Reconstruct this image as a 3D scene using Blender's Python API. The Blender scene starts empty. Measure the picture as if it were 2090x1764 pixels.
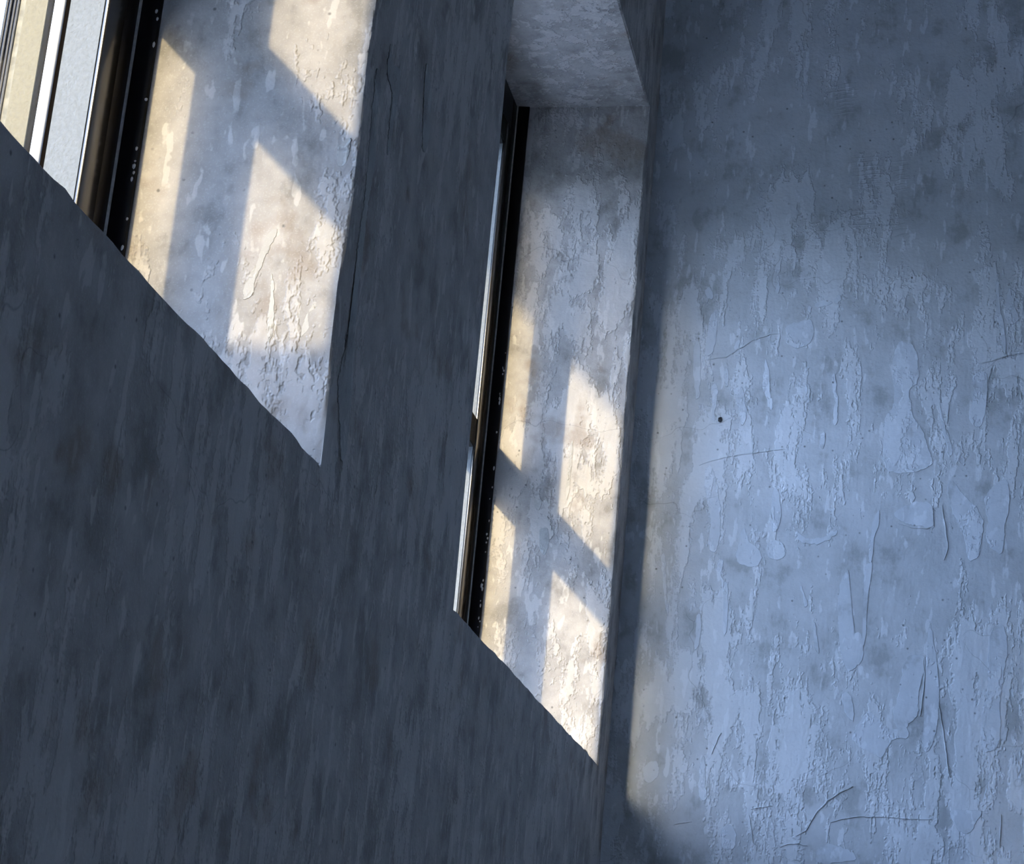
import bpy, bmesh, math, random
from mathutils import Vector, Matrix, noise

random.seed(7)
scn = bpy.context.scene
COL = scn.collection

# ------------------------------------------------------------------ camera
ZC = 1.30                                    # eye height above the floor
IW, IH, FPX = 2090.0, 1764.0, 4434.71
YAW, PIT, ROL = -0.2168, 0.2972, 0.0935
CAM = Vector((0.6596, 0.0, ZC))
F = Vector((math.sin(YAW) * math.cos(PIT), math.cos(YAW) * math.cos(PIT), math.sin(PIT)))
R0 = Vector((math.cos(YAW), -math.sin(YAW), 0))
U0 = R0.cross(F)
R = R0 * math.cos(ROL) + U0 * math.sin(ROL)
U = U0 * math.cos(ROL) - R0 * math.sin(ROL)
cd = bpy.data.cameras.new('camera')
cd.sensor_fit = 'HORIZONTAL'
cd.sensor_width = 36.0
cd.lens = 36.0 * FPX / IW
cd.clip_start = 0.02
cam = bpy.data.objects.new('camera', cd)
COL.objects.link(cam)
cam.matrix_world = Matrix(((R.x, U.x, -F.x, CAM.x), (R.y, U.y, -F.y, CAM.y),
                           (R.z, U.z, -F.z, CAM.z), (0, 0, 0, 1)))
scn.camera = cam

# ------------------------------------------------------------------ light
KSUN = 0.323                                 # inward and downward run of the sun per metre along the wall
SUN_DIR = Vector((-KSUN, -1.0, KSUN)).normalized()      # towards the sun
SUN_COL = (1.0, 0.79, 0.45)
SUN_STR = 5.7
SKY_STR = 1.0
scn.view_settings.view_transform = 'Standard'
scn.view_settings.look = 'None'
scn.view_settings.exposure = 0.0
scn.view_settings.gamma = 1.0
scn.view_settings.use_curve_mapping = False
scn.cycles.max_bounces = 6
scn.cycles.diffuse_bounces = 4
scn.cycles.glossy_bounces = 2
scn.cycles.transmission_bounces = 2
scn.cycles.transparent_max_bounces = 6
scn.cycles.caustics_reflective = False
scn.cycles.caustics_refractive = False
scn.cycles.use_adaptive_sampling = True
scn.cycles.adaptive_threshold = 0.08

sd = bpy.data.lights.new('sun', 'SUN')
sd.energy = SUN_STR
sd.color = SUN_COL
sd.angle = math.radians(0.6)
sun = bpy.data.objects.new('sun', sd)
COL.objects.link(sun)
sun.rotation_euler = SUN_DIR.to_track_quat('Z', 'Y').to_euler()
sun.location = (-3, -6, 6)


class NT:
    """small helper for building node trees"""
    def __init__(self, tree):
        self.t = tree
        self.t.nodes.clear()

    def n(self, typ, **kw):
        nd = self.t.nodes.new(typ)
        for k, v in kw.items():
            if k.startswith('i_'):
                key = k[2:]
                nd.inputs[int(key) if key.isdigit() else key.replace('_', ' ')].default_value = v
            else:
                setattr(nd, k, v)
        return nd

    def l(self, a, b):
        self.t.links.new(a, b)

    def math(self, op, a, b=None, c=None, clamp=False):
        nd = self.t.nodes.new('ShaderNodeMath')
        nd.operation = op
        nd.use_clamp = clamp
        for i, v in enumerate((a, b, c)):
            if v is None:
                continue
            if isinstance(v, (int, float)):
                nd.inputs[i].default_value = v
            else:
                self.l(v, nd.inputs[i])
        return nd.outputs[0]

    def ramp(self, fac, stops, interp='LINEAR'):
        nd = self.t.nodes.new('ShaderNodeValToRGB')
        cr = nd.color_ramp
        cr.interpolation = interp
        while len(cr.elements) < len(stops):
            cr.elements.new(0.5)
        for e, (p, c) in zip(cr.elements, stops):
            e.position = p
            e.color = c if len(c) == 4 else (*c, 1)
        self.l(fac, nd.inputs[0])
        return nd.outputs[0]

    def mix(self, fac, a, b, blend='MIX'):
        nd = self.t.nodes.new('ShaderNodeMix')
        nd.data_type = 'RGBA'
        nd.blend_type = blend
        for s, v in ((nd.inputs[0], fac), (nd.inputs[6], a), (nd.inputs[7], b)):
            if isinstance(v, (int, float)):
                s.default_value = v
            elif isinstance(v, tuple):
                s.default_value = v if len(v) == 4 else (*v, 1)
            else:
                self.l(v, s)
        return nd.outputs[2]


w = bpy.data.worlds.new('sky')
scn.world = w
w.use_nodes = True
g = NT(w.node_tree)
tc = g.n('ShaderNodeTexCoord')
sep = g.n('ShaderNodeSeparateXYZ')
g.l(tc.outputs['Generated'], sep.inputs[0])
base = g.ramp(g.math('MULTIPLY_ADD', sep.outputs[2], 0.5, 0.5),
              [(0.49, (0.10, 0.10, 0.09)), (0.505, (0.56, 0.71, 1.0)), (0.62, (0.40, 0.59, 1.0)), (1.0, (0.26, 0.46, 0.95))])
dot = g.n('ShaderNodeVectorMath', operation='DOT_PRODUCT')
g.l(tc.outputs['Generated'], dot.inputs[0])
dot.inputs[1].default_value = SUN_DIR
ang = g.math('ARCCOSINE', g.math('MINIMUM', dot.outputs['Value'], 0.999999))


def aureole(width_deg, col, amp):
    e = g.math('POWER', 2.71828, g.math('MULTIPLY', ang, -1.0 / math.radians(width_deg)))
    nd = g.n('ShaderNodeVectorMath', operation='SCALE')
    nd.inputs[0].default_value = col
    g.l(g.math('MULTIPLY', e, amp), nd.inputs['Scale'])
    return nd.outputs[0]


def vadd(a, b):
    nd = g.n('ShaderNodeVectorMath', operation='ADD')
    g.l(a, nd.inputs[0])
    g.l(b, nd.inputs[1])
    return nd.outputs[0]


bs = g.n('ShaderNodeVectorMath', operation='SCALE')
bs.inputs['Scale'].default_value = 12.5
g.l(base, bs.inputs[0])
tot = vadd(bs.outputs[0], vadd(aureole(1.5, (1.0, 0.84, 0.58), 1000.0), vadd(aureole(7.0, (1.0, 0.92, 0.78), 20.0), aureole(20.0, (0.85, 0.92, 1.0), 5.0))))
bg = g.n('ShaderNodeBackground', i_Strength=SKY_STR)
g.l(tot, bg.inputs['Color'])
out = g.n('ShaderNodeOutputWorld')
g.l(bg.outputs[0], out.inputs[0])

# ------------------------------------------------------------------ dimensions of the place (metres, eye-relative heights + ZC)
HS, HH = 0.6123 + ZC, 1.9644 + ZC            # sill and head of the window openings
Y1, Y2, Y3, YC = 2.0829, 2.7388, 4.0095, 4.1260
WIN = Y3 - Y2
Y0 = Y1 - WIN
XO = -0.41                                   # outer face of the window wall
XR = 3.2                                     # opposite wall
YB = -2.6                                    # wall behind the camera
ZT = 2.62 + ZC                               # ceiling


def ray(px):
    return F + R * ((px[0] - IW / 2) / FPX) - U * ((px[1] - IH / 2) / FPX)


def on_y(px, y):
    v = ray(px)
    return CAM + v * ((y - CAM.y) / v.y)


def on_x(px, x):
    v = ray(px)
    return CAM + v * ((x - CAM.x) / v.x)


# ------------------------------------------------------------------ materials
def new_mat(name):
    m = bpy.data.materials.new(name)
    m.use_nodes = True
    return m, NT(m.node_tree)


def principled(t, col, rough=0.8, spec=0.3, bump=None, bdist=0.002, bstr=1.0, metal=0.0):
    b = t.n('ShaderNodeBsdfPrincipled')
    for s, v in (('Base Color', col), ('Roughness', rough)):
        if isinstance(v, tuple):
            b.inputs[s].default_value = v if len(v) == 4 else (*v, 1)
        elif isinstance(v, (int, float)):
            b.inputs[s].default_value = v
        else:
            t.l(v, b.inputs[s])
    b.inputs['Specular IOR Level'].default_value = spec
    b.inputs['Metallic'].default_value = metal
    if bump is not None:
        bn = t.n('ShaderNodeBump', i_Distance=bdist, i_Strength=bstr)
        t.l(bump, bn.inputs['Height'])
        t.l(bn.outputs[0], b.inputs['Normal'])
    o = t.n('ShaderNodeOutputMaterial')
    t.l(b.outputs[0], o.inputs[0])
    return b


def plaster_mat(name, dark, mid, light, seed=0.0, stretch=0.20, cover=0.5, rel=1.0, brown=0.0, spec=0.28):
    """troweled cement plaster: mottled grey with lighter vertical smears, pits, hairline cracks"""
    m, t = new_mat(name)
    co = t.n('ShaderNodeTexCoord')
    mp = t.n('ShaderNodeMapping')
    mp.inputs['Location'].default_value = (seed, seed * 1.7, seed * 0.6)
    t.l(co.outputs['Object'], mp.inputs[0])
    P = mp.outputs[0]
    ms = t.n('ShaderNodeMapping')
    ms.inputs['Scale'].default_value = (1, 1, stretch)
    t.l(P, ms.inputs[0])
    S = ms.outputs[0]

    def nz(v, scale, det=4.0, rough=0.55, dist=0.0, lac=2.0):
        nd = t.n('ShaderNodeTexNoise', i_Scale=scale, i_Detail=det, i_Roughness=rough, i_Distortion=dist, i_Lacunarity=lac)
        t.l(v, nd.inputs['Vector'])
        return nd.outputs[0]
    big = nz(P, 3.2, 2.0, 0.5)
    mott = nz(P, 14.0, 4.0, 0.62)
    st1 = nz(S, 22.0, 4.0, 0.66)
    st2 = nz(S, 48.0, 2.0, 0.62)
    fine = nz(P, 160.0, 1.0, 0.65)
    grain = nz(P, 520.0, 0.0, 0.6)
    # smears with fairly crisp edges, thicker where the broad noise is high
    sm = t.math('ADD', t.math('MULTIPLY', st1, 0.75), t.math('MULTIPLY', big, 0.45))
    sm = t.math('ADD', sm, t.math('MULTIPLY', fine, 0.12))
    e0 = 0.685 - 0.12 * (cover - 0.5)
    smear = t.ramp(sm, [(e0 - 0.014, (0, 0, 0)), (e0 + 0.030, (1, 1, 1))])
    thin = t.ramp(t.math('ADD', st2, t.math('MULTIPLY', fine, 0.10)), [(0.655, (0, 0, 0)), (0.69, (1, 1, 1))])
    worn = t.ramp(t.math('ADD', t.math('MULTIPLY', st1, 0.5), t.math('MULTIPLY', mott, 0.62)), [(0.43, (1, 1, 1)), (0.50, (0, 0, 0))])
    c = t.mix(t.ramp(mott, [(0.36, (0, 0, 0)), (0.66, (1, 1, 1))]), dark, mid)
    c = t.mix(t.math('MULTIPLY', smear, 0.55), c, light)
    c = t.mix(t.math('MULTIPLY', thin, 0.65), c, light)
    c = t.mix(t.math('MULTIPLY', worn, 0.50), c, (dark[0] * 0.62, dark[1] * 0.62, dark[2] * 0.60))
    if brown:
        bm_ = t.ramp(nz(P, 9.0, 3.0, 0.6), [(0.60, (0, 0, 0)), (0.68, (1, 1, 1))])
        c = t.mix(t.math('MULTIPLY', bm_, brown), c, (0.21, 0.155, 0.115))
    # pits
    vo = t.n('ShaderNodeTexVoronoi', i_Scale=46.0, i_Randomness=1.0)
    t.l(P, vo.inputs['Vector'])
    pit = t.math('MULTIPLY', t.ramp(vo.outputs['Distance'], [(0.05, (1, 1, 1)), (0.13, (0, 0, 0))]),
                 t.ramp(mott, [(0.51, (0, 0, 0)), (0.56, (1, 1, 1))]))
    # hairline cracks
    wv = t.n('ShaderNodeVectorMath', operation='ADD')
    dn = t.n('ShaderNodeTexNoise', i_Scale=9.0, i_Detail=2.0)
    t.l(P, dn.inputs['Vector'])
    sc = t.n('ShaderNodeVectorMath', operation='SCALE')
    sc.inputs['Scale'].default_value = 0.16
    t.l(dn.outputs['Color'], sc.inputs[0])
    t.l(P, wv.inputs[0])
    t.l(sc.outputs[0], wv.inputs[1])
    vc = t.n('ShaderNodeTexVoronoi', feature='DISTANCE_TO_EDGE', i_Scale=3.1)
    t.l(wv.outputs[0], vc.inputs['Vector'])
    crack = t.math('MULTIPLY', t.ramp(vc.outputs['Distance'], [(0.0, (1, 1, 1)), (0.0028, (0, 0, 0))]),
                   t.ramp(big, [(0.54, (0, 0, 0)), (0.60, (1, 1, 1))]))
    hole = t.math('MAXIMUM', pit, t.math('MULTIPLY', crack, 0.5))
    c = t.mix(t.math('MULTIPLY', hole, 0.72), c, (0.07, 0.07, 0.07))
    c = t.mix(t.math('MULTIPLY', t.ramp(grain, [(0.62, (0, 0, 0)), (0.72, (1, 1, 1))]), 0.09), c, (0.72, 0.72, 0.70))
    h = t.math('ADD', t.math('MULTIPLY', smear, 0.6), t.math('MULTIPLY', st2, 0.9))
    h = t.math('ADD', h, mott)
    h = t.math('ADD', h, t.math('MULTIPLY', fine, 0.35))
    principled(t, c, t.math('MULTIPLY_ADD', fine, 0.25, 0.50), spec, h, 0.0016 * rel, 1.0)
    return m


M = {}
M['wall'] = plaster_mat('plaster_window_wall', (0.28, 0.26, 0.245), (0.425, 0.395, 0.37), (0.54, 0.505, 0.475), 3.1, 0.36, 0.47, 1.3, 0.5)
M['end'] = plaster_mat('plaster_end_wall', (0.49, 0.51, 0.53), (0.59, 0.61, 0.64), (0.77, 0.79, 0.83), 0.0, 0.30, 0.45, 1.15)  # paler and bluer than the window wall, standing in for stronger skylight


def simple(name, col, rough, spec=0.5, metal=0.0, nscale=0, bdist=0.0006, var=0.0, coat=0.0, stretch=None):
    m, t = new_mat(name)
    h = None
    cc = col
    if nscale:
        co = t.n('ShaderNodeTexCoord')
        mp = t.n('ShaderNodeMapping')
        if stretch:
            mp.inputs['Scale'].default_value = stretch
        t.l(co.outputs['Object'], mp.inputs[0])
        nd = t.n('ShaderNodeTexNoise', i_Scale=nscale, i_Detail=2.0, i_Roughness=0.6)
        t.l(mp.outputs[0], nd.inputs['Vector'])
        h = nd.outputs[0]
        if var:
            cc = t.mix(t.ramp(h, [(0.35, (0, 0, 0)), (0.65, (1, 1, 1))]), tuple(x * (1 - var) for x in col), tuple(min(1, x * (1 + var)) for x in col))
    b = principled(t, cc, rough, spec, h if bdist else None, bdist, 1.0, metal)
    if coat:
        b.inputs['Coat Weight'].default_value = coat
        b.inputs['Coat Roughness'].default_value = 0.12
    return m


M['room'] = simple('plaster_room', (0.76, 0.75, 0.74), 0.85, 0.1, nscale=5, bdist=0, var=0.06)
M['stucco_out'] = simple('plaster_outside', (0.60, 0.58, 0.53), 0.9, 0.1, nscale=20, bdist=0, var=0.08)
M['black'] = simple('black_frame_paint', (0.0045, 0.0040, 0.0050), 0.42, 0.18, nscale=60, bdist=0.0003)
M['gloss'] = simple('bronze_sash_gloss', (0.020, 0.017, 0.015), 0.20, 0.8, nscale=40, bdist=0.0002, stretch=(1, 1, 0.2))
M['edge'] = simple('grained_white_stile', (0.22, 0.23, 0.235), 0.8, 0.1, nscale=210, bdist=0.0012, var=0.06)
M['cream'] = simple('grained_cream_stile', (0.21, 0.185, 0.13), 0.8, 0.1, nscale=190, bdist=0.0012, var=0.06)
M['bead'] = simple('white_glazing_bead', (0.85, 0.86, 0.88), 0.22, 0.6)
M['gasket'] = simple('brown_rubber_gasket', (0.006, 0.0045, 0.0035), 0.8, 0.02)
M['olive'] = simple('olive_trim_mat', (0.22, 0.20, 0.15), 0.7, 0.3, nscale=80, bdist=0.001, var=0.2)  # olive tone varied by noise
M['rib'] = simple('dark_aluminium_rib', (0.014, 0.015, 0.020), 0.45, 0.25)
M['seal'] = simple('pale_sealant', (0.42, 0.39, 0.34), 0.5, 0.4, nscale=120, bdist=0.001, var=0.2)
M['smear'] = plaster_mat('pale_plaster_smear', (0.58, 0.61, 0.65), (0.66, 0.69, 0.74), (0.76, 0.79, 0.84), 2.3, 0.5, 0.5, 0.8)
M['smear_dk'] = plaster_mat('grey_plaster_smear', (0.30, 0.295, 0.285), (0.38, 0.375, 0.36), (0.47, 0.46, 0.445), 4.4, 0.5, 0.5, 0.8)
M['smear_jamb'] = plaster_mat('warm_plaster_smear', (0.37, 0.35, 0.325), (0.44, 0.42, 0.39), (0.52, 0.50, 0.47), 6.1, 0.5, 0.5, 1.0)
M['pebble'] = simple('dark_grit', (0.03, 0.03, 0.035), 0.35, 0.5)
M['ground'] = simple('dry_ground', (0.13, 0.125, 0.09), 0.9, 0.2, nscale=3, bdist=0, var=0.25)
M['sill'] = simple('white_bounce_sill', (0.88, 0.87, 0.85), 0.35, 0.5, nscale=9, bdist=0, var=0.04)
M['reflector'] = simple('white_bounce_ledge', (0.80, 0.79, 0.76), 0.45, 0.4, nscale=7, bdist=0, var=0.05)
M['glint_bead'] = simple('pale_glint_bead', (0.55, 0.53, 0.50), 0.35, 0.6)
M['blocker'] = simple('dark_blocker', (0.06, 0.07, 0.045), 0.95, 0.05, nscale=1.5, bdist=0, var=0.4)
M['bounce_terrace'] = simple('bounce_paving', (0.16, 0.155, 0.14), 0.8, 0.2, nscale=6, bdist=0, var=0.08)
M['floor'] = simple('concrete_floor', (0.34, 0.33, 0.32), 0.6, 0.3, nscale=8, bdist=0, var=0.2)

mg, t = new_mat('window_glass')
lw = t.n('ShaderNodeLayerWeight', i_Blend=0.5)
fr = t.math('MULTIPLY_ADD', t.math('POWER', lw.outputs['Facing'], 5.0), 0.80, 0.03)
tr = t.n('ShaderNodeBsdfTransparent')
tr.inputs[0].default_value = (0.95, 0.965, 0.96, 1)
gl = t.n('ShaderNodeBsdfGlossy', i_Roughness=0.02)
mx = t.n('ShaderNodeMixShader')
t.l(fr, mx.inputs[0])
t.l(tr.outputs[0], mx.inputs[1])
t.l(gl.outputs[0], mx.inputs[2])
t.l(mx.outputs[0], t.n('ShaderNodeOutputMaterial').inputs[0])
M['glass'] = mg


# ------------------------------------------------------------------ object helpers
def link(name, me, mat, parent=None):
    o = bpy.data.objects.new(name, me)
    COL.objects.link(o)
    if mat is not None:
        me.materials.append(mat)
    if parent is not None:
        o.parent = parent
        o.matrix_parent_inverse = Matrix.Translation(-parent.location)
    return o


def tag(o, label, cat=None, kind=None, group=None):
    o['label'] = label
    if cat:
        o['category'] = cat
    if kind:
        o['kind'] = kind
    if group:
        o['group'] = group
    return o


def box_bm(bm, x0, x1, y0, y1, z0, z1):
    vs = [bm.verts.new((x, y, z)) for x in (x0, x1) for y in (y0, y1) for z in (z0, z1)]
    for f in ((0, 1, 3, 2), (4, 6, 7, 5), (0, 4, 5, 1), (2, 3, 7, 6), (0, 2, 6, 4), (1, 5, 7, 3)):
        bm.faces.new([vs[i] for i in f])


def box(name, b, mat, parent=None, bev=0.0, seg=2):
    bm = bmesh.new()
    box_bm(bm, *b)
    if bev:
        bmesh.ops.bevel(bm, geom=bm.edges[:], offset=bev, segments=seg, affect='EDGES', profile=0.5)
    bmesh.ops.recalc_face_normals(bm, faces=bm.faces[:])
    me = bpy.data.meshes.new(name)
    bm.to_mesh(me)
    bm.free()
    if bev:
        for p in me.polygons:
            p.use_smooth = True
        me.set_sharp_from_angle(angle=math.radians(50))
    return link(name, me, mat, parent)


def relief(p):
    """unevenness of the hand-troweled plaster, metres"""
    q = Vector(p)
    return 0.0016 * noise.noise(q * 4.0) + 0.0007 * noise.noise(Vector((q.x, q.y, q.z * 0.5)) * 17.0 + Vector((9, 2, 5)))


def frange(a, b, step):
    n = max(1, int(math.ceil((b - a) / step - 1e-6)))
    return [a + (b - a) * i / n for i in range(n)]


def lines(keys, steps):
    out = []
    for (a, b), s in zip(zip(keys, keys[1:]), steps):
        out += frange(a, b, s)
    return out + [keys[-1]]


# ------------------------------------------------------------------ window wall with three thick openings
E_ = 0.003
ys = lines([YB, Y0 - WIN - 0.656 - 0.0, Y0 - 0.656, Y0, 1.25, Y1 - E_, Y1, Y1 + E_, Y2 - E_, Y2, Y2 + E_, Y3 - E_, Y3, Y3 + E_, YC],
           [0.3, 0.3, 0.3, 0.2, 0.02, 1, 1, 0.022, 1, 1, 0.022, 1, 1, 0.02])
zs = lines([0.0, 1.2, HS - E_, HS, HS + E_, HH - E_, HH, HH + E_, ZT], [0.3, 0.020, 1, 1, 0.011, 1, 1, 0.05])
xs = [XO, -0.335, -0.275, -0.25] + lines([-0.243, -0.02, -E_, 0.0], [0.025, 0.009, 1])
openings = [(Y0 - 0.656 - WIN, Y0 - 0.656), (Y0, Y1), (Y2, Y3)]


def is_open(yc_, zc_):
    return HS < zc_ < HH and any(a < yc_ < b for a, b in openings)


nx, ny, nz_ = len(xs), len(ys), len(zs)
opn = [[is_open((ys[j] + ys[j + 1]) / 2, (zs[k] + zs[k + 1]) / 2) for k in range(nz_ - 1)] for j in range(ny - 1)]
vid = {}
verts, faces = [], []


def V(i, j, k):
    key = (i, j, k)
    if key not in vid:
        vid[key] = len(verts)
        verts.append((xs[i], ys[j], zs[k]))
    return vid[key]


for j in range(ny - 1):
    for k in range(nz_ - 1):
        if opn[j][k]:
            continue
        for i, flip in ((0, True), (nx - 1, False)):
            q = [V(i, j, k), V(i, j + 1, k), V(i, j + 1, k + 1), V(i, j, k + 1)]
            faces.append(q[::-1] if flip else q)
for j in range(ny):
    for k in range(nz_ - 1):
        a = opn[j - 1][k] if j > 0 else None
        b = opn[j][k] if j < ny - 1 else None
        if a is True and b is False or a is None and b is False:      # solid begins here: faces -Y
            for i in range(nx - 1):
                faces.append([V(i, j, k), V(i + 1, j, k), V(i + 1, j, k + 1), V(i, j, k + 1)])
        elif a is False and b is True or b is None and a is False:
            for i in range(nx - 1):
                faces.append([V(i, j, k), V(i, j, k + 1), V(i + 1, j, k + 1), V(i + 1, j, k)])
for k in range(nz_):
    for j in range(ny - 1):
        a = opn[j][k - 1] if k > 0 else None
        b = opn[j][k] if k < nz_ - 1 else None
        if a is True and b is False or a is None and b is False:      # faces down
            for i in range(nx - 1):
                faces.append([V(i, j, k), V(i, j + 1, k), V(i + 1, j + 1, k), V(i + 1, j, k)])
        elif a is False and b is True or b is None and a is False:
            for i in range(nx - 1):
                faces.append([V(i, j, k), V(i + 1, j, k), V(i + 1, j + 1, k), V(i, j + 1, k)])


def n3(*a):
    return noise.noise(Vector(a))


def shape_vertex(v):
    x, y, z = v
    ox = oy = oz = 0.0
    face_room = abs(x) < 1e-6
    inside = x > -0.26
    for (a, b) in openings:
        for edge, into in ((a, -1), (b, 1)):
            if abs(y - edge) < 1e-6 and HS - 1e-6 <= z <= HH + 1e-6 and inside:
                wob = 0.0035 * n3(z * 7, edge, 1.3) + 0.0022 * n3(z * 26, edge, 4.3) + 0.0022 * n3(z * 75, edge, 7.3)
                fade = 1.0 if face_room else max(0.0, 1 + x / 0.05)
                oy += into * (wob * fade + (0.0010 if face_room else 0)) + 0.0018 * n3(x * 12, edge, z * 6) * (0 if face_room else 1)
                if face_room:
                    ox -= 0.0012 + 0.0010 * n3(z * 30, edge, 9.1)
        for edge, into in ((HS, -1), (HH, 1)):
            if abs(z - edge) < 1e-6 and a - 1e-6 <= y <= b + 1e-6 and inside:
                wob = 0.004 * n3(y * 6, edge, 2.2) + 0.0026 * n3(y * 22, edge, 5.2) + 0.0018 * n3(y * 45, edge, 8.2)
                fade = 1.0 if face_room else max(0.0, 1 + x / 0.05)
                oz += into * (wob * fade + (0.0010 if face_room else 0)) + 0.004 * n3(x * 9, y * 5, edge) * (0 if face_room else 1)
                if face_room:
                    ox -= 0.0012
    if face_room:
        ox += relief(v)
    return (x + ox, y + oy, z + oz)


me = bpy.data.meshes.new('wall_left')
me.from_pydata([shape_vertex(v) for v in verts], [], faces)
for p in me.polygons:
    p.use_smooth = True
me.set_sharp_from_angle(angle=math.radians(28))
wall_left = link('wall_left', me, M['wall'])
tag(wall_left, 'thick dark grey plastered wall with deep window openings', kind='structure')


# ------------------------------------------------------------------ other walls
def wall_grid(name, us, vs_, fn, mat, thick_fn):
    vv, ff = [], []
    nu, nv = len(us), len(vs_)
    for u in us:
        for v in vs_:
            vv.append(fn(u, v))
    for a in range(nu - 1):
        for b in range(nv - 1):
            ff.append([a * nv + b, (a + 1) * nv + b, (a + 1) * nv + b + 1, a * nv + b + 1])
    o = len(vv)
    for u, v in ((us[0], vs_[0]), (us[-1], vs_[0]), (us[-1], vs_[-1]), (us[0], vs_[-1])):
        vv.append(thick_fn(u, v))
    rim = [a * nv for a in range(nu)] + [(nu - 1) * nv + b for b in range(1, nv)] + [a * nv + nv - 1 for a in range(nu - 2, -1, -1)] + [b for b in range(nv - 2, 0, -1)]
    c = [0, nu - 1, nu - 1 + nv - 1, 2 * (nu - 1) + nv - 1, len(rim)]
    rim2 = rim + [rim[0]]
    for s in range(4):
        ff.append([o + s, o + (s + 1) % 4] + rim2[c[s]:c[s + 1] + 1][::-1])
    ff.append([o + 3, o + 2, o + 1, o])
    me = bpy.data.meshes.new(name)
    me.from_pydata(vv, [], ff)
    bm = bmesh.new()
    bm.from_mesh(me)
    bmesh.ops.recalc_face_normals(bm, faces=bm.faces[:])
    bm.to_mesh(me)
    bm.free()
    for p in me.polygons:
        p.use_smooth = len(p.vertices) == 4
    me.set_sharp_from_angle(angle=math.radians(50))
    return link(name, me, mat)


def end_y(x, z):
    return YC - relief((x, YC, z)) - 0.004 * math.exp(-max(x, 0) / 0.012) * (1 + 0.5 * n3(z * 9, 0, 3))


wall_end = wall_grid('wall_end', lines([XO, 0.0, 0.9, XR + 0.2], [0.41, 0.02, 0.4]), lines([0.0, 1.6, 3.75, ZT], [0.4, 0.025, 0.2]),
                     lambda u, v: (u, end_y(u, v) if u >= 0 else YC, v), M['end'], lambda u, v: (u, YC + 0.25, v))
tag(wall_end, 'troweled plaster end wall, colour lifted and blued for skylight, with lighter smears', kind='structure')
wr = box('wall_right', (XR, XR + 0.2, YB, YC, 0, ZT), M['room'])
tag(wr, 'grey plaster wall opposite the windows', kind='structure')
wb = box('wall_back', (XO, XR + 0.2, YB - 0.2, YB, 0, ZT), M['room'])
tag(wb, 'grey plaster wall behind the viewer', kind='structure')
fl = box('floor', (XO, XR + 0.2, YB - 0.2, YC + 0.25, -0.15, 0), M['floor'])
tag(fl, 'grey concrete floor of the room', kind='structure')
XE = -0.25 - KSUN * 3.37
ZE = 1.53 + ZC + KSUN * 3.37
ce = box('ceiling', (XE, XR + 0.2, YB - 4.0, YC + 1.2, ZT, ZT + 0.18), M['room'])
tag(ce, 'plastered concrete roof slab reaching out over the windows as an eave', kind='structure')
gr = box('ground', (-40, 40, -40, 40, -0.5, -0.2), M['ground'])
tag(gr, 'dry bare ground outside the building', kind='structure')
te = box('bounce_terrace', (-9.0, XO, -9.0, 9.0, -0.2, -0.02), M['bounce_terrace'], bev=0.01)  # unseen slab added to set the bounce light coming up through the windows
tag(te, 'added unseen dark terrace along the outside of the windows', kind='structure')
hv, hf = [], []  # unseen ring added to block low sky light on the end wall
NH = 72
for i in range(NH):
    a_ = 2 * math.pi * i / NH
    hgt = 5.2 + 1.3 * n3(math.cos(a_) * 3, math.sin(a_) * 3, 1) + 0.5 * n3(math.cos(a_) * 11, math.sin(a_) * 11, 2)
    for rr, zz in ((31.0, -0.25), (34.0, hgt * 0.7), (37.0, hgt), (39.5, -0.25)):
        hv.append((rr * math.cos(a_), rr * math.sin(a_), zz))
for i in range(NH):
    for q in range(3):
        a_, b_ = i * 4 + q, ((i + 1) % NH) * 4 + q
        hf.append([a_, b_, b_ + 1, a_ + 1])
me = bpy.data.meshes.new('horizon_blocker')
me.from_pydata(hv, [], hf)
hl = link('horizon_blocker', me, M['blocker'])
tag(hl, 'added low dark hills around the building', kind='structure')
ysd = Y1 - 2.27
lg = box('bounce_ledge_1', (-1.25, XO, ysd, YC + 0.25, HS - 0.14, HS - 0.05), M['reflector'], bev=0.006)  # unseen, added to bounce light up onto the window soffits
tag(lg, 'added unseen white ledge running outside just below the windows', kind='structure')
sw = box('shadow_wall', (-1.25, -0.46, ysd - 0.10, ysd, -0.02, 0.742 + ZC + 2.27 * KSUN), M['stucco_out'], bev=0.006)  # unseen, added to cut the sun patch low on the first reveal
tag(sw, 'low plastered wall added outside to cut the sun on the first window', kind='structure')


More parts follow.
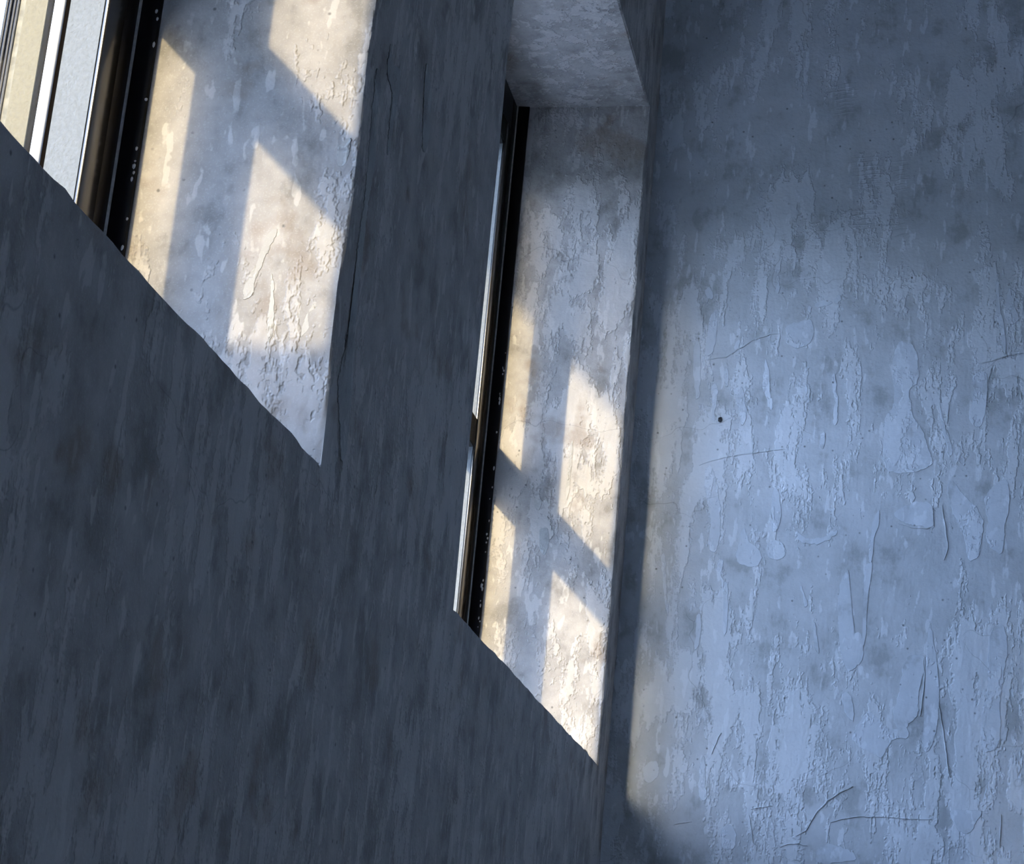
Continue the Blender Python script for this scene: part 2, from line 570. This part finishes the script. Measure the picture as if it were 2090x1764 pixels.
# ------------------------------------------------------------------ windows
def window(idx, ya, yb, label, full):
    root = bpy.data.objects.new('window_%d' % idx, None)
    COL.objects.link(root)
    root.location = (-0.30, (ya + yb) / 2, HS)
    root.empty_display_size = 0.1
    tag(root, label, kind='structure')
    XI, XB = -0.275, -0.335
    F1, F2 = 0.043, 0.088
    zt1, zt2 = HH - 0.075, HH - 0.125
    zb1, zb2 = HS + 0.030, HS + 0.060
    z_lo, z_hi = 1.197 + ZC, 1.255 + ZC
    # fixed frame
    for s, e in ((1, yb), (-1, ya)):
        a, b = sorted((e, e - s * F1))
        box('frame_jamb', (XB, XI, a, b, HS, HH), M['black'], root, 0.003)
        a, b = sorted((e + s * 0.004, e - s * 0.005))
        box('reveal_strip', (XI, -0.2495, a, b, HS, HH), M['black'], root, 0.0012)
        a, b = sorted((e - s * 0.005, e - s * 0.0085))
        box('sealant_bead', (XI, XI + 0.0022, a, b, HS, HH), M['seal'], root)
        a, b = sorted((e - s * F1, e - s * F2))
        st = box('sash_stile', (XI - 0.004, XI + 0.002, a, b, zb1, zt1), M['gloss'], root, 0.0015)
        a, b = sorted((e - s * F1, e - s * (F2 + 0.0005)))
        for nm, x0, x1, mk, dep in (('stile_edge', -0.319, -0.279, 'edge', 0.0), ('gasket', -0.325, -0.319, 'gasket', 0.002),
                                    ('glazing_bead', -0.338, -0.325, 'bead', -0.002), ('gasket', -0.346, -0.338, 'gasket', 0.002),
                                    ('outer_stile_edge', -0.372, -0.346, 'cream', 0.0), ('olive_trim', -0.379, -0.372, 'olive', 0.002)):
            a, b = sorted((e - s * F1 * 0.5, e - s * (F2 + 0.0005 - dep - (0.018 if s < 0 and x0 < -0.34 else 0))))
            box(nm, (x0, x1, a, b, zb1, zt1), M[mk], st, 0.003 if nm == 'glazing_bead' else 0.0)
        for q in range(4):
            x1 = -0.379 - q * 0.0046
            a, b = sorted((e + s * 0.003, e - s * (F2 - 0.001 * (q % 2) - (0.018 if s < 0 else 0))))
            box('track_rib', (x1 - 0.0040, x1 - 0.0002, a, b, HS, HH), M['rib'], root, 0.001)
    box('bounce_sill_board', (XI, -0.014, ya + 0.012, yb - 0.012, HS - 0.002, HS + 0.010), M['sill'], root, 0.003)  # unseen white board added to bounce light onto the soffit
    bmb = bmesh.new()  # pale beads put in for glints off dark glossy paint bits
    rnd = random.Random(idx)
    for q in range(46):
        zq = HS + 0.02 + (rnd.random() ** 1.4) * 0.80
        rq = 0.0009 + 0.0014 * rnd.random()
        mtx = Matrix.Translation((-0.2505 - 0.004 * rnd.random(), yb - 0.0050, zq)) @ Matrix.Diagonal((rq, rq * 0.8, rq * (1 + 1.5 * rnd.random()), 1))
        bmesh.ops.create_icosphere(bmb, subdivisions=1, radius=1.0, matrix=mtx)
    mb = bpy.data.meshes.new('glint_beads')
    bmb.to_mesh(mb)
    bmb.free()
    link('glint_beads', mb, M['glint_bead'], root)['kind'] = 'stuff'
    box('frame_head', (XB, XI, ya + F1, yb - F1, zt1, HH), M['black'], root, 0.003)
    box('frame_sill', (XB, XI, ya + F1, yb - F1, HS, zb1), M['black'], root, 0.003)
    box('sash_top_rail', (XB, XI + 0.002, ya + F2, yb - F2, zt2, zt1), M['gloss'], root, 0.003)
    box('sash_bottom_rail', (XB, XI + 0.002, ya + F2, yb - F2, zb1, zb2), M['gloss'], root, 0.003)
    m0, m1 = yb - 0.158 / KSUN, yb - 0.135 / KSUN
    box('mullion', (XB, XI, m0, m1, zb2, zt2), M['gloss'], root, 0.002)
    spans = ((ya + F2, m0), (m1, yb - F2))
    for a, b in spans:
        box('transom', (XB, XI, a, b, z_lo, z_hi), M['gloss'], root, 0.002)
        for z0, z1 in ((zb2, z_lo), (z_hi, zt2)):
            box('pane', (-0.330, -0.326, a, b, z0, z1), M['glass'], root)
    return root


window(1, Y0, Y1, 'dark bronze window with pale grained stile edges and white glazing bead', True)
window(2, Y2, Y3, 'dark bronze window set deep beside the end wall corner', True)
window(3, openings[0][0], openings[0][1], 'dark bronze window farthest from the end wall', True)


# ------------------------------------------------------------------ plaster smears that stand proud of the walls
def smooth_outline(pts, n=7):
    out = []
    m = len(pts)
    for i in range(m):
        p0, p1, p2, p3 = (Vector(pts[(i + d) % m]) for d in (-1, 0, 1, 2))
        n = max(3, int((p2 - p1).length / 3.5))
        for s in range(n):
            u = s / n
            out.append(0.5 * ((2 * p1) + (p2 - p0) * u + (2 * p0 - 5 * p1 + 4 * p2 - p3) * u * u + (3 * p1 - p0 - 3 * p2 + p3) * u ** 3))
    return out


def smear(name, pts, surf, parent, mat, h=0.0009, jit=2.2):
    """low raised patch: pts is its outline (pixels of the survey photo), surf the wall it lies on"""
    o2 = smooth_outline(pts)
    j = random.random() * 50
    o2 = [Vector((p.x + jit * (1.3 * n3(p.x * 0.07, p.y * 0.07, j) + 0.9 * n3(p.x * 0.28, p.y * 0.2, j)), p.y + jit * (1.6 * n3(p.x * 0.09, p.y * 0.07, j + 9) + 1.1 * n3(p.x * 0.3, p.y * 0.2, j + 9)))) for p in o2]
    P3 = [surf(p)[0] for p in o2]
    nrm = surf(o2[0])[1]
    m = len(P3)
    inn = []
    for i in range(m):
        tdir = (P3[(i + 1) % m] - P3[i - 1])
        if tdir.length < 1e-9:
            tdir = Vector((0, 0, 1))
        tdir.normalize()
        inn.append(nrm.cross(tdir))
    area = sum(P3[i].cross(P3[(i + 1) % m]).dot(nrm) for i in range(m))
    sg = 1 if area > 0 else -1
    bm = bmesh.new()
    lo = [bm.verts.new(p - nrm * 0.0008) for p in P3]
    hi = [bm.verts.new(p + nrm * h + d * sg * 0.0006) for p, d in zip(P3, inn)]
    for i in range(m):
        k = (i + 1) % m
        try:
            bm.faces.new((lo[i], lo[k], hi[k], hi[i]))
        except ValueError:
            pass
    f = bm.faces.new(hi)
    bmesh.ops.triangulate(bm, faces=[f])
    bmesh.ops.recalc_face_normals(bm, faces=bm.faces[:])
    me = bpy.data.meshes.new(name)
    bm.to_mesh(me)
    bm.free()
    return link(name, me, mat, parent)


def s_end(p):
    q = on_y(p, YC)
    return Vector((q.x, end_y(q.x, q.z), q.z)), Vector((0, -1, 0))


def s_left(p):
    q = on_x(p, 0.0)
    return Vector((relief((0, q.y, q.z)), q.y, q.z)), Vector((1, 0, 0))


def s_jamb(Y):
    def f(p):
        q = on_y(p, Y)
        return Vector((q.x, Y + 0.0018 * n3(q.x * 12, Y, q.z * 6), q.z)), Vector((0, -1, 0))
    return f


def c1(*pts):
    return [(1280 + x * 0.3876, 500 + y * 0.3876) for x, y in pts]


def c2(*pts):
    return [(1280 + x * 0.3876, 1114 + y * 0.3876) for x, y in pts]


END_SMEARS = [
    c1((1430, 515), (1490, 518), (1522, 565), (1536, 650), (1528, 725), (1490, 765), (1502, 880), (1560, 985), (1592, 1085), (1610, 1150), (1540, 1190), (1440, 1200), (1358, 1170), (1350, 1000), (1356, 905), (1400, 850), (1406, 760), (1394, 640), (1408, 560)),
    c1((950, 335), (962, 318), (974, 330), (968, 352), (955, 355)),
    c1((990, 312), (1030, 293), (1078, 292), (1080, 312), (1040, 320), (1000, 332)),
    c1((1086, 295), (1105, 268), (1124, 260), (1126, 285), (1108, 308), (1092, 312)),
    c1((1076, 690), (1094, 684), (1100, 760), (1112, 820), (1110, 930), (1096, 952), (1083, 925), (1090, 830), (1080, 750)),
    c1((730, 598), (748, 660), (752, 770), (770, 850), (755, 870), (735, 800), (710, 745), (722, 660)),
    c1((1020, 1000), (1045, 992), (1043, 1040), (1028, 1078), (1016, 1050)),
    c1((440, 372), (482, 346), (470, 440), (455, 565), (410, 582), (425, 480)),
    c1((352, 560), (368, 505), (384, 540), (388, 680), (380, 800), (362, 800), (350, 680)),
    c1((512, 632), (530, 628), (536, 690), (532, 742), (515, 735)),
    c1((552, 770), (590, 748), (612, 760), (628, 880), (612, 948), (598, 930), (604, 840), (575, 800)),
    c1((442, 745), (468, 732), (480, 760), (468, 850), (462, 930), (446, 900), (450, 810)),
    c1((740, 1580), (762, 1556), (800, 1556), (835, 1600), (826, 1645), (780, 1660), (738, 1640)),
    c1((768, 1292), (798, 1300), (812, 1385), (795, 1500), (768, 1505), (760, 1400)),
    c1((612, 1490), (640, 1550), (705, 1620), (690, 1690), (590, 1680), (575, 1620)),
    c1((795, 186), (808, 225), (800, 256), (784, 250), (786, 215)),
    c1((1822, 690), (1886, 668), (1900, 760), (1876, 930), (1838, 960), (1800, 910), (1822, 800)),
    c1((1420, 1400), (1560, 1350), (1612, 1400), (1606, 1490), (1520, 1480), (1430, 1450)),
    c1((1940, 1260), (2000, 1240), (2012, 1380), (1990, 1480), (1975, 1620), (1930, 1610), (1890, 1540), (1900, 1440), (1880, 1340)),
    c1((415, 1180), (445, 1170), (480, 1290), (492, 1420), (480, 1600), (430, 1600), (440, 1450), (410, 1300)),
    c1((860, 420), (960, 395), (985, 450), (960, 520), (890, 545), (840, 510), (835, 450)),
    c1((1648, 820), (1660, 900), (1690, 1000), (1715, 1090), (1690, 1110), (1668, 1010), (1650, 920)),
    c1((1942, 205), (1958, 200), (1960, 330), (1985, 420), (1996, 560), (1982, 560), (1965, 430), (1944, 360)),
    c1((1990, 340), (2010, 230), (2030, 280), (2060, 400), (2020, 420), (2000, 400)),
    c1((895, 1500), (940, 1540), (1020, 1540), (1100, 1500), (1085, 1540), (1000, 1580), (910, 1560)),
    c1((1700, 1240), (1760, 1300), (1860, 1420), (1870, 1520), (1850, 1640), (1800, 1660), (1780, 1560), (1730, 1440), (1690, 1330)),
    c1((1300, 1440), (1322, 1400), (1325, 1480), (1300, 1560), (1290, 1660), (1270, 1660), (1280, 1540)),
    c1((412, 240), (432, 222), (456, 262), (450, 290), (415, 280)),
    c1((936, 745), (948, 728), (955, 750), (946, 785), (937, 775)),
    c1((570, 520), (590, 490), (596, 530), (580, 560), (565, 555)),
    c2((368, 362), (386, 360), (388, 430), (374, 536), (350, 538), (362, 450)),
    c2((905, 222), (918, 220), (945, 285), (950, 325), (932, 318), (926, 270)),
    c2((980, 415), (994, 410), (1000, 480), (1012, 560), (1000, 565), (984, 520)),
    c2((1250, 130), (1290, 90), (1280, 180), (1262, 290), (1262, 420), (1240, 560), (1248, 400), (1250, 250)),
    c2((1112, 260), (1160, 130), (1160, 300), (1140, 400), (1150, 460), (1232, 470), (1240, 600), (1160, 660), (1120, 520)),
    c2((1470, 600), (1570, 590), (1540, 760), (1520, 900), (1440, 980), (1400, 900), (1430, 780)),
    c2((1590, 430), (1612, 480), (1640, 700), (1640, 900), (1600, 1060), (1555, 1060), (1580, 800), (1575, 600)),
    c2((1910, 470), (1980, 420), (2000, 560), (1970, 800), (1960, 1040), (1880, 1080), (1870, 900), (1900, 700)),
    c2((390, 1120), (412, 1115), (408, 1230), (420, 1330), (385, 1335), (375, 1220)),
    c2((500, 1490), (560, 1480), (575, 1530), (560, 1590), (500, 1590)),
    c2((1705, 1400), (1860, 1395), (1840, 1460), (1790, 1520), (1740, 1490)),
    c2((1000, 1600), (1060, 1570), (1180, 1610), (1200, 1660), (1010, 1670)),
    c2((90, 1170), (140, 1130), (170, 1160), (165, 1210), (120, 1250), (85, 1230)),
    c2((180, 60), (200, 50), (208, 180), (218, 350), (205, 350), (190, 220)),
    c2((470, 90), (505, 80), (500, 160), (530, 220), (530, 400), (510, 480), (508, 330), (495, 200)),
    c2((1130, 780), (1185, 800), (1190, 920), (1150, 880)),
    c2((1240, 900), (1290, 880), (1300, 960), (1400, 980), (1470, 960), (1480, 1010), (1380, 1030), (1340, 1120), (1280, 1080), (1210, 1050), (1190, 990)),
]
for o in END_SMEARS:
    smear('plaster_smear', o, s_end, wall_end, M['smear'])
# dents left dark, grit
smear('plaster_patch', c1((1925, 1470), (1945, 1432), (1952, 1460), (1938, 1505), (1928, 1495)), s_end, wall_end, M['smear_dk'], 0.0004, 1)


def ridge(name, pts, surf, parent, mat, wpx=2.2, h=0.0016):
    """thin trowel ridge or raised crack lip along a line"""
    pts = [Vector(p) for p in pts]
    path = []
    for a, b in zip(pts, pts[1:]):
        n = max(2, int((b - a).length / 9))
        path += [a.lerp(b, i / n) for i in range(n)]
    path.append(pts[-1])
    path = [p + Vector((2.4 * n3(p.x * 0.06, p.y * 0.06, 1), 2.4 * n3(p.x * 0.06, p.y * 0.06, 5))) for p in path]
    bm = bmesh.new()
    rows = []
    for i, p in enumerate(path):
        d = path[min(i + 1, len(path) - 1)] - path[max(i - 1, 0)]
        d.normalize()
        nn = Vector((-d.y, d.x))
        ww = wpx * (0.25 + 0.75 * math.sin(math.pi * min(0.97, max(0.03, i / (len(path) - 1))))) * (1 + 0.5 * n3(p.x * 0.11, p.y * 0.11, 3))
        row = []
        for s, hh in ((-1, -0.0006), (-0.4, h), (0.4, h), (1, -0.0006)):
            q, nr = surf(p + nn * ww * s)
            row.append(bm.verts.new(q + nr * hh))
        rows.append(row)
    for a, b in zip(rows, rows[1:]):
        for i in range(3):
            bm.faces.new((a[i], a[i + 1], b[i + 1], b[i]))
    bmesh.ops.recalc_face_normals(bm, faces=bm.faces[:])
    me = bpy.data.meshes.new(name)
    bm.to_mesh(me)
    bm.free()
    for p in me.polygons:
        p.use_smooth = True
    return link(name, me, mat, parent)


for pts in (c2((888, 1532), (940, 1500), (1000, 1400), (1060, 1345), (1120, 1300), (1190, 1268)),
            c2((800, 1588), (850, 1572), (900, 1568), (950, 1580)),
            c2((1070, 1458), (1130, 1438), (1220, 1428), (1350, 1428), (1480, 1440), (1600, 1442)),
            c2((1968, 1415), (1964, 1500), (1960, 1590)),
            c2((440, 1098), (470, 1040), (492, 985)),
            c2((1640, 820), (1660, 950), (1680, 1100), (1695, 1220)),
            c2((1560, 600), (1568, 700), (1552, 830), (1545, 900)),
            c2((650, 1390), (700, 1378), (760, 1372)), c2((640, 1420), (655, 1500), (660, 1560), (690, 1590)),
            c2((240, 1470), (280, 1458), (340, 1455)),
            c1((1780, 600), (1860, 625), (1950, 600), (2040, 575), (2085, 570)),
            c1((1430, 1470), (1500, 1490), (1580, 1495), (1612, 1480), (1608, 1380)),
            c1((1660, 1370), (1672, 1470), (1690, 1600), (1670, 1660)),
            c1((380, 1160), (500, 1120), (620, 1100), (820, 1075)),
            c1((400, 610), (520, 590), (600, 540), (660, 500), (800, 465))):
    ridge('trowel_ridge', pts, s_end, wall_end, M['end'])
for cx_, cy_, n_, dy_, wd_ in ((1725, 172, 9, 7.5, 34), (1770, 322, 8, 9, 48), (1840, 330, 7, 9.5, 26), (1760, 430, 5, 10, 52), (1835, 448, 4, 11, 30)):
    for q in range(n_):
        x_ = cx_ + 10 * n3(q * 1.7, cx_, 2)
        w_ = wd_ * (0.7 + 0.5 * n3(q * 2.3, cy_, 6))
        y_ = cy_ + q * dy_
        ridge('trowel_ridge', [(x_ - w_, y_ + 2), (x_, y_ - 1), (x_ + w_, y_ - 3)], s_end, wall_end, M['end'], 2.0, 0.0012)
bm = bmesh.new()
bmesh.ops.create_icosphere(bm, subdivisions=2, radius=0.0055)
for v in bm.verts:
    v.co *= 1 + 0.35 * noise.noise(v.co * 300)
    v.co.x *= 0.8
me = bpy.data.meshes.new('grit_stone')
bm.to_mesh(me)
bm.free()
gs = link('grit_stone', me, M['pebble'], wall_end)
gs.location = s_end((1470, 857))[0]

J1, J2 = s_jamb(Y1), s_jamb(Y3)
for o in ([(556, 468), (566, 475), (545, 520), (528, 560), (515, 600), (497, 612), (500, 575), (522, 540), (535, 505)],
          [(555, 560), (562, 610), (556, 680), (546, 700), (548, 640)],
          [(640, 620), (650, 640), (632, 668), (615, 690), (620, 660)],
          [(690, 300), (716, 280), (708, 330), (690, 340)]):
    smear('plaster_smear', o, J1, wall_left, M['smear_jamb'], 0.0006, 2.4)
for o in ([(1090, 1022), (1100, 1018), (1106, 1026), (1100, 1042), (1092, 1036)],
          [(1165, 905), (1170, 905), (1166, 960), (1160, 1015), (1154, 1012), (1160, 950)]):
    smear('plaster_smear', o, J2, wall_left, M['smear_jamb'], 0.0008, 1)
smear('plaster_patch', [(1102, 1082), (1118, 1080), (1120, 1110), (1112, 1132), (1101, 1120)], J2, wall_left, M['smear_dk'], 0.0006, 1)
for o in ([(768, 140), (775, 180), (766, 260), (764, 330), (748, 420), (738, 520), (726, 620), (722, 720), (716, 820), (706, 920), (694, 938), (692, 870), (690, 780), (706, 700), (720, 600), (728, 500), (742, 400), (752, 300), (760, 200)],
          [(796, 90), (802, 130), (818, 150), (806, 240), (794, 312), (790, 300), (800, 200), (790, 150)],
          [(870, 130), (880, 190), (872, 300), (862, 300), (866, 200)]):
    smear('plaster_smear', o, s_left, wall_left, M['smear_dk'], 0.0012, 1.5)
